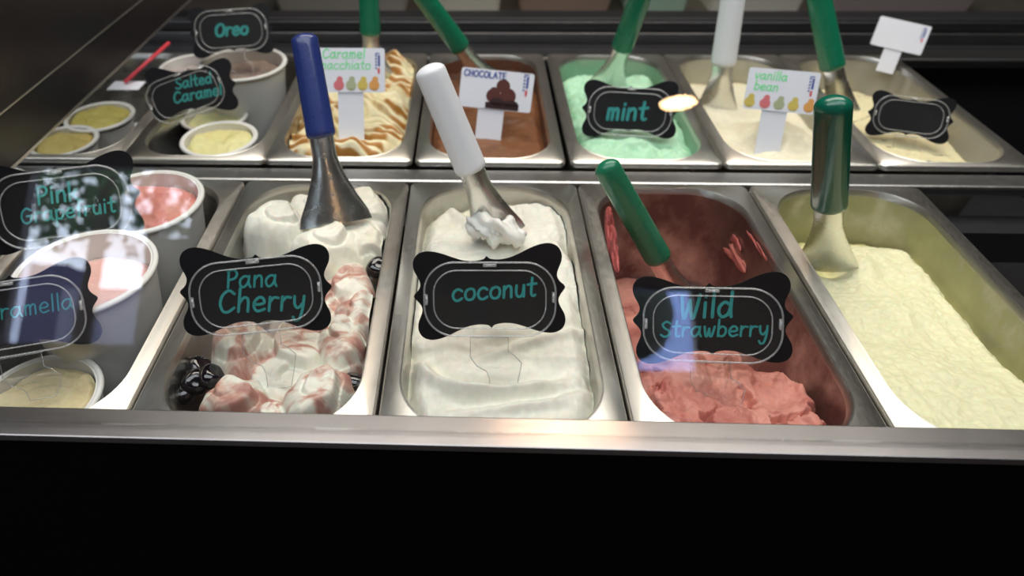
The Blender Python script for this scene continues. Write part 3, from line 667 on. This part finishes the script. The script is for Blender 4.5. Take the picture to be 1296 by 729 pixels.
# ------------------------------------------------------------------ handwriting
o_ = [(.5, 1), (.18, .86), (.05, .5), (.18, .12), (.45, 0), (.75, .12), (.87, .5), (.75, .88), (.48, 1)]
G = {
 'a': ([[(.80, .88), (.45, 1), (.1, .72), (.06, .32), (.3, 0), (.62, .2), (.8, .6)], [(.82, 1), (.80, .4), (.98, 0)]], 1.08),
 'b': ([[(.1, 1.7), (.1, 0)], [(.1, .7), (.4, 1), (.75, .8), (.78, .35), (.5, 0), (.1, .12)]], .95),
 'c': ([[(.82, .82), (.5, 1), (.15, .8), (.05, .4), (.25, .05), (.55, 0), (.85, .18)]], .95),
 'd': ([[(.72, .8), (.4, 1), (.1, .72), (.06, .3), (.3, 0), (.65, .2), (.75, .6)], [(.8, 1.7), (.78, .5), (.85, 0)]], 1.0),
 'e': ([[(.1, .5), (.5, .5), (.76, .62), (.66, .92), (.38, 1), (.1, .7), (.08, .3), (.35, 0), (.82, .15)]], .92),
 'f': ([[(.7, 1.55), (.45, 1.7), (.28, 1.4), (.28, 0)], [(.0, .9), (.6, .95)]], .68),
 'h': ([[(.1, 1.7), (.1, 0)], [(.1, .6), (.4, 1), (.7, .85), (.74, 0)]], .95),
 'i': ([[(.15, 1), (.15, 0)], [(.15, 1.38), (.17, 1.45)]], .38),
 'k': ([[(.1, 1.7), (.1, 0)], [(.7, .95), (.12, .42)], [(.3, .55), (.78, 0)]], .85),
 'l': ([[(.15, 1.7), (.15, 0)]], .36),
 'm': ([[(.1, 1), (.1, 0)], [(.1, .7), (.32, 1), (.5, .85), (.5, 0)], [(.5, .7), (.75, 1), (.95, .85), (.98, 0)]], 1.2),
 'n': ([[(.1, 1), (.1, 0)], [(.1, .65), (.4, 1), (.68, .85), (.74, 0)]], .93),
 'o': ([o_], 1.0),
 'p': ([[(.1, 1), (.1, -.75)], [(.1, .75), (.4, 1), (.75, .8), (.78, .35), (.5, 0), (.12, .15)]], .95),
 'r': ([[(.1, 1), (.1, 0)], [(.1, .6), (.35, .95), (.68, .92)]], .74),
 't': ([[(.35, 1.6), (.33, .3), (.5, 0), (.68, .08)], [(.0, 1.02), (.72, 1.08)]], .78),
 'u': ([[(.1, 1), (.12, .3), (.35, 0), (.65, .2), (.74, 1)], [(.74, 1), (.78, 0)]], .95),
 'v': ([[(.05, 1), (.38, 0)], [(.38, 0), (.75, 1)]], .85),
 'w': ([[(.05, 1), (.2, .1), (.35, .05), (.5, .8)], [(.5, .8), (.62, .05), (.8, .1), (1.0, 1)]], 1.15),
 'y': ([[(.08, 1), (.15, .4), (.4, .15), (.7, .5)], [(.75, 1), (.72, .1), (.55, -.65), (.25, -.75), (.1, -.5)]], .92),
 'P': ([[(.15, 1.55), (.15, 0)], [(.05, 1.45), (.5, 1.6), (.85, 1.3), (.7, .85), (.2, .7)]], .98),
 'C': ([[(1.0, 1.3), (.6, 1.55), (.2, 1.2), (.08, .6), (.3, .08), (.65, 0), (1.05, .3)]], 1.15),
 'G': ([[(1.0, 1.3), (.6, 1.55), (.2, 1.2), (.08, .6), (.3, .08), (.7, 0), (.98, .3), (.98, .7)], [(.6, .72), (1.08, .72)]], 1.2),
 'S': ([[(.88, 1.35), (.5, 1.55), (.15, 1.25), (.4, .85), (.8, .6), (.78, .15), (.4, 0), (.05, .2)]], 1.02),
 'W': ([[(.05, 1.5), (.22, .1), (.35, .05), (.6, 1.2)], [(.6, 1.2), (.75, .05), (.92, .1), (1.2, 1.55)]], 1.3),
 'O': ([[(.6, 1.5), (.2, 1.25), (.06, .7), (.25, .1), (.6, 0), (.95, .2), (1.08, .8), (.9, 1.35), (.55, 1.5)]], 1.22),
 'M': ([[(.1, 0), (.12, 1.5)], [(.12, 1.5), (.5, .5)], [(.5, .5), (.9, 1.5)], [(.9, 1.5), (.95, 0)]], 1.15),
 'H': ([[(.1, 1.5), (.1, 0)], [(.9, 1.5), (.9, 0)], [(.1, .78), (.9, .78)]], 1.1),
 'L': ([[(.1, 1.5), (.1, 0)], [(.1, 0), (.8, 0)]], .92),
 'A': ([[(.05, 0), (.5, 1.5)], [(.5, 1.5), (.98, 0)], [(.2, .5), (.82, .5)]], 1.1),
 'T': ([[(.05, 1.5), (.95, 1.5)], [(.5, 1.5), (.5, 0)]], 1.05),
 'E': ([[(.1, 1.5), (.1, 0)], [(.1, 1.5), (.8, 1.5)], [(.1, .78), (.72, .78)], [(.1, 0), (.82, 0)]], .95),
 ' ': ([], .6), '.': ([[(.1, .05), (.12, .0)]], .35)}
def write(text, width, cx, cy, sw=.17, slant=.12, rise=0., squash=1.):
    """flat marker lettering, total width in metres, centred; returns verts, faces in the sign plane"""
    x = 0; S = []
    for ch in text:
        g, w = G[ch]
        for st in g: S.append(np.array([(p[0]+x+slant*p[1], p[1]*squash) for p in (catmull(st, 5) if len(st) > 2 else st)]))
        x += w+.12
    tw = x-.12; sc = width/tw; P = []
    for i, s in enumerate(S):
        s = (s-np.array([tw/2, .55]))*sc+np.array([cx, cy]); s[:, 1] += (s[:, 0]-cx)*rise
        r = sw*sc*.5; n = len(s); V = []; Fc = []
        for k in range(n):
            t = s[min(k+1, n-1)]-s[max(k-1, 0)]; t = t/(np.linalg.norm(t)+1e-12); nn = np.array([-t[1], t[0]])*r
            V += [s[k]+nn, s[k]-nn]
        for k in range(n-1): Fc.append((2*k, 2*k+1, 2*k+3, 2*k+2))
        for c in (s[0], s[-1]):
            o = len(V); V += [c+r*np.array([math.cos(q), math.sin(q)]) for q in np.linspace(0, 2*np.pi, 8, endpoint=False)]; Fc.append(tuple(range(o, o+8)))
        V = np.array(V); P.append((np.column_stack([V, np.full(len(V), .00001*(i % 5))]), Fc))
    return join(P)
# ------------------------------------------------------------------ chalkboard signs in clear holders
QO = [(0, .244), (.022, .226), (.08, .217), (.15, .225), (.22, .250), (.29, .280), (.36, .301), (.42, .303), (.468, .280), (.492, .235), (.490, .185), (.472, .142), (.458, .108), (.456, .075), (.472, .042), (.504, .004)]
def outline():
    q = np.array(QO); P = list(q)+[(x, -y) for x, y in q[::-1][1:]]
    P += [(-x, y) for x, y in np.array(P)[::-1][1:-1]]
    return catmull(P, 3, True)
def frame(base, zb, cen, delta, roll, yaw=None):
    """local axes: x right, y up along the stake, z out of the face"""
    Bp = atz(base[0], base[1], zb); d = ray(*cen); tn = math.tan(math.radians(delta))
    t = (tn*(CP[2]-Bp[2])-(CP[1]-Bp[1]))/(d[1]-tn*d[2]); Cc = CP+d*t
    if yaw is None: yaw = math.degrees(math.atan2(CP[0]-Cc[0], Cc[1]-CP[1]))*.5
    R = Matrix.Rotation(math.radians(yaw), 3, 'Z') @ Matrix.Rotation(math.radians(90-delta), 3, 'X') @ Matrix.Rotation(math.radians(roll), 3, 'Z')
    return Cc, R, float(np.linalg.norm(Cc-Bp))
def sign(label, base, zb, cen, wpx, lines, delta=26, roll=0., hold=(0, 0, 0), yaw=None, stake=True, group='black chalkboard signs'):
    Cc, R, H = frame(base, zb, cen, delta, roll, yaw); W = px2m(wpx, Cc); H = max(H, W*.30)
    org = Vector(Cc)-(R @ Vector((0, H, 0))); M = Matrix.Translation(org) @ R.to_4x4()
    r = tag(empty('flavour_sign', mat=M), label, 'sign', group)
    o2 = outline()*W; o2[:, 1] += H; th = .0014
    v, f = loft([at_height(o2*1., -th), at_height(o2, 0.)], True, True); mesh('plaque', v, f, M_PLAQUE, r, smooth=False)
    P = [write(t, w*W, x*W, H+y*W, sw, sl, rise) for (t, w, x, y, sw, sl, rise) in lines]
    if P:
        v, f = join(P); v[:, 2] += .0003; mesh('lettering', v, f, M_INK, r, smooth=False)
    # clear holder: sheet in front, two raised ridges, three clips, stake
    hx, hy, ha = hold; c, s = math.cos(math.radians(ha)), math.sin(math.radians(ha))
    def pl(p): p = np.asarray(p)*W; return np.column_stack([p[:, 0]*c-p[:, 1]*s+hx*W, p[:, 0]*s+p[:, 1]*c+H+hy*W])
    zf = .0022; a = rrect(.435, .252, .20, 10); b = rrect(.372, .198, .155, 10)
    n = len(a); P = []
    for q, rd in ((a, .0075), (b, .006)): P.append(tube(at_height(pl(q), zf), rd*W, 6, True))
    for (x0, y0, ww, hh) in ((0, .235, .045, .010), (-.42, .0, .010, .035), (.42, .02, .010, .035)):
        q = pl(rrect(ww, hh, min(ww, hh)*.6, 4)+np.array([x0, y0])); P.append(loft([at_height(q, zf), at_height(q, zf+.0018)], True, True))
    v, f = join(P); mesh('holder_ridges', v, f, M_RIDGE, r)
    q = pl(a); v, f = loft([at_height(q, zf-.0009), at_height(q, zf-.0001)], True, True); mesh('holder_sheet', v, f, M_SHEET, r, smooth=False)
    if stake:
        tipy = -(H+hy*W)/W-.10
        st = np.array([(-.13, -.262), (-.13, -.40), (-.09, -.46), (-.02, -.50), (0.0, -.56), (.0, tipy), (.16, tipy), (.20, -.52), (.215, -.44), (.17, -.39), (.125, -.36), (.125, -.262)])
        st = np.array([p for p in st if p[1] >= tipy-.001]); q = pl(st)
        v, f = loft([at_height(q, zf-.0012), at_height(q, zf)], True, True)
        mesh('stake', v, f, M_SHEET, r, smooth=False)
        v, f = tube(at_height(q, zf-.0006), .0045*W, 5, True); mesh('stake_edge', v, f, M_RIDGE, r)
    return r
sign('black sign reading Pana Cherry in teal on the cherry swirl ice cream', (335, 475), .0, (325, 367), 186, [('Pana', .34, -.03, .065, .21, .1, 0), ('Cherry', .58, .03, -.095, .20, .12, -.01)], 26, -4, (.0, -.035, 4))
sign('black sign reading Coconut in teal on the white ice cream', (632, 492), -.008, (619, 370), 190, [('coconut', .56, .03, .0, .23, .12, .0)], 26, 5.5, (0, -.045, -4))
sign('black sign reading Wild Strawberry in teal on the pink ice cream', (880, 512), -.03, (900, 404), 190, [('Wild', .34, -.03, .070, .21, .12, .0), ('Strawberry', .68, .01, -.080, .22, .12, -.01)], 26, 11, (.0, -.035, -3))
sign('small black sign reading mint in teal on the green ice cream', (800, 178), -.025, (797, 138), 118, [('mint', .42, -.03, -.05, .28, .12, .02)], 28, 2, (.0, -.03, -2))
sign('black sign reading Pink Grapefruit in teal on the rearmost tub', (110, 315), .01, (78, 256), 186, [('Pink', .26, -.02, .045, .22, .1, 0), ('Grapefruit', .60, .03, -.075, .22, .1, .0)], 26, -1, (.0, -.03, 0))
sign('black sign over the cream tub with half hidden teal lettering', (70, 480), -.012, (20, 394), 190, [('caramella', .60, .05, .0, .16, .1, 0)], 26, -3, (-.02, -.04, 0))
sign('small black sign with four teal letters standing above the large back tub', (308, 95), .0, (293, 39), 102, [('Oreo', .40, .0, .0, .34, .15, .0)], 28, 1, (.0, .0, 0))
sign('small tilted black sign reading Salted Caramel in teal', (252, 165), -.02, (243, 113), 108, [('Salted', .42, .03, .075, .28, .12, .04), ('Caramel', .56, .05, -.075, .28, .12, .04)], 28, 4, (-.08, -.05, 12), stake=False)
sign('plain black sign cut by the right edge of the view', (1160, 185), -.04, (1152, 148), 95, [], 28, 0)

# ------------------------------------------------------------------ printed cards
def disc(cx, cy, r, z=.0, n=14, sq=1.):
    a = np.linspace(0, 2*np.pi, n, endpoint=False); return (np.column_stack([cx+r*np.cos(a), cy+r*sq*np.sin(a), np.full(n, z)]), [tuple(range(n))])
def quad(x0, x1, y0, y1, z=0.): return (np.array([(x0, y0, z), (x1, y0, z), (x1, y1, z), (x0, y1, z)]), [(0, 1, 2, 3)])
PC = {k: plain('print_'+k, c, .45) for k, c in dict(pink=(.70, .18, .20), yellow=(.66, .52, .12), sage=(.42, .46, .28), orange=(.75, .36, .10), brown=(.10, .025, .02), dark=(.03, .010, .012), tan=(.42, .26, .12)).items()}
def card(label, base, zb, cen, wpx, asp, stem, lines, scoops=None, choc=False, roll=0., delta=24, title=None):
    Cc, R, H = frame(base, zb, cen, delta, roll); W = px2m(wpx, Cc); hh = W*asp/2
    org = Vector(Cc)-(R @ Vector((0, H, 0))); M = Matrix.Translation(org) @ R.to_4x4()
    r = tag(empty('flavour_card', mat=M), label, 'card', 'printed white flavour cards')
    q = rrect(W/2, hh, W*.035, 5)+np.array([0, H]); v, f = loft([at_height(q, -.0012), at_height(q, 0)], True, True); mesh('card_face', v, f, M_CARD, r, smooth=False)
    q = np.array([(stem[0]*W, -.012), (stem[1]*W, -.012), (stem[1]*W, H-hh+.003), (stem[0]*W, H-hh+.003)]); v, f = loft([at_height(q, -.0026), at_height(q, -.0014)], True, True); mesh('stem', v, f, M_CARD, r, smooth=False)
    z = .0003
    def lay(name, parts, mat): v, f = join(parts); v[:, 2] += z; v[:, 1] += H; mesh(name, v, f, mat, r, smooth=False)
    if lines: lay('lettering', [write(t, w*W, x*W, y*W, sw, .1, 0) for t, w, x, y, sw in lines], M_GREENINK)
    if title: lay('printed_title', [write(title, .58*W, -.17*W, .185*W, .32, 0)], M_BLUEINK)
    # emblem: stacked blue strokes over a red mark
    e = []
    for k in range(5): e.append(quad(.36*W, .385*W, (.20-.045*k)*W, (.225-.045*k)*W))
    e += [quad(.40*W, .43*W, .06*W, .22*W), quad(.36*W, .43*W, .235*W, .25*W)]
    lay('emblem', e, M_BLUEINK); lay('emblem_mark', [quad(.395*W, .425*W, -.03*W, .035*W), disc(.41*W, -.035*W, .014*W)], M_REDINK)
    if scoops:
        for k, (cn, x) in enumerate(scoops):
            lay('printed_scoop', [disc(x*W, -hh+.105*W, .078*W, .0001*(k % 2)), disc((x+.015)*W, -hh+.19*W, .045*W, .00015)], PC[cn])
            lay('printed_cup', [quad((x-.05)*W, (x+.05)*W, -hh+.004, -hh+.055*W, .0003)], PC['tan'])
    if choc:
        lay('printed_scoop', [disc(-.03*W, -.08*W, .10*W), disc(.17*W, -.07*W, .11*W), disc(.09*W, .06*W, .095*W, .0001), disc(-.03*W, -.01*W, .05*W, .0002)], PC['brown'])
        lay('printed_base', [quad(-.13*W, .33*W, -hh+.001, -.17*W, .0003), disc(.03*W, -.16*W, .10*W, .0003, 14, .6), disc(.22*W, -.17*W, .10*W, .0003, 14, .5)], PC['dark'])
    return r
card('white card with green lettering and printed scoops on the caramel ice cream', (442, 167), -.004, (444, 89), 86, .64, (-.20, .18), [('Caramel', .62, -.10, .22, .20), ('macchiato', .74, -.08, .06, .20)], [('pink', -.18), ('sage', -.0), ('yellow', .17), ('orange', .34)], roll=-2)
card('white card with a printed picture of chocolate scoops', (622, 174), -.025, (628, 114), 92, .53, (-.22, .14), [], choc=True, roll=-5, title='CHOCOLATE')
card('white card reading vanilla bean in green with five printed scoops', (981, 188), -.025, (989, 115), 84, .62, (-.22, .14), [('vanilla', .46, -.18, .19, .22), ('bean', .34, -.22, .03, .22)], [('yellow', -.42), ('pink', -.20), ('sage', .0), ('yellow', .20), ('orange', .42)], roll=0)
card('plain white card cut by the right edge behind the back row', (1150, 80), -.01, (1140, 45), 60, .6, (-.2, .14), [], roll=-8)
cc = tag(empty('paper_card', tuple(atz(160, 108, .0))), 'white card with a red stripe beside the dark screen', 'card')
v, f = loft([at_height(rrect(.022, .014, .002, 4), -.001), at_height(rrect(.022, .014, .002, 4), 0)], True, True); o = mesh('card_face', v, f, M_CARD, cc, smooth=False)
P0 = atz(158, 104, .004)-atz(160, 108, 0); P1 = atz(214, 54, .03)-atz(160, 108, 0)
v, f = tube([P0, P0*.5+P1*.5, P1], .0028, 8); o = mesh('red_stripe', v, f, M_REDINK, cc)

# ------------------------------------------------------------------ server side behind the case
wt = tag(box('worktop', -1.6, 2.4, .66, 1.5, -.10, -.06, steel('worktop_steel', (.35, .32, .29), .4)), 'dull steel worktop behind the display case', 'worktop')
box('cabinet_front', -1.6, 2.4, .68, 1.48, FZ, -.10, M_BLACK, None)
cf = bpy.data.objects['cabinet_front']; cf.parent = wt
def crate(x0, x1, y0, y1, h, col, label, name='storage_box', cat='box'):
    r = tag(empty(name, ((x0+x1)/2, (y0+y1)/2, -.06)), label, cat, 'boxes on the rear worktop')
    hx, hy = (x1-x0)/2, (y1-y0)/2; m_ = plain('box_colour_%d' % int(x0*100+500), col, .6)
    L = [at_height(rrect(hx*.93, hy*.93, .012, 4), 0), at_height(rrect(hx, hy, .012, 4), h), at_height(rrect(hx+.006, hy+.006, .014, 4), h), at_height(rrect(hx+.006, hy+.006, .014, 4), h+.01)]
    v, f = loft(L, True, True); mesh('body', v, f, m_, r, sharp=40)
    v, f = loft([at_height(rrect(hx+.003, hy+.003, .012, 4), h+.0101), at_height(rrect(hx-.006, hy-.006, .01, 4), h+.018)], True, True); mesh('lid', v, f, m_, r, sharp=40)
crate(-.15, .12, .72, .95, .05, (.42, .37, .32), 'grey brown storage box behind the biscuit sign')
crate(.16, .30, .72, .95, .06, (.75, .68, .55), 'beige storage box behind the green spade of the caramel pan')
crate(.33, .52, .74, .98, .05, (.36, .24, .18), 'dark brown storage box behind the chocolate pan')
crate(.54, .66, .72, .95, .05, (.50, .66, .50), 'pale green storage box behind the mint pan')
crate(.70, .88, .72, .95, .05, (.78, .72, .62), 'beige storage box behind the vanilla pan')
crate(.92, 1.2, .72, .95, .045, (.34, .27, .26), 'dark storage box behind the right end pan')
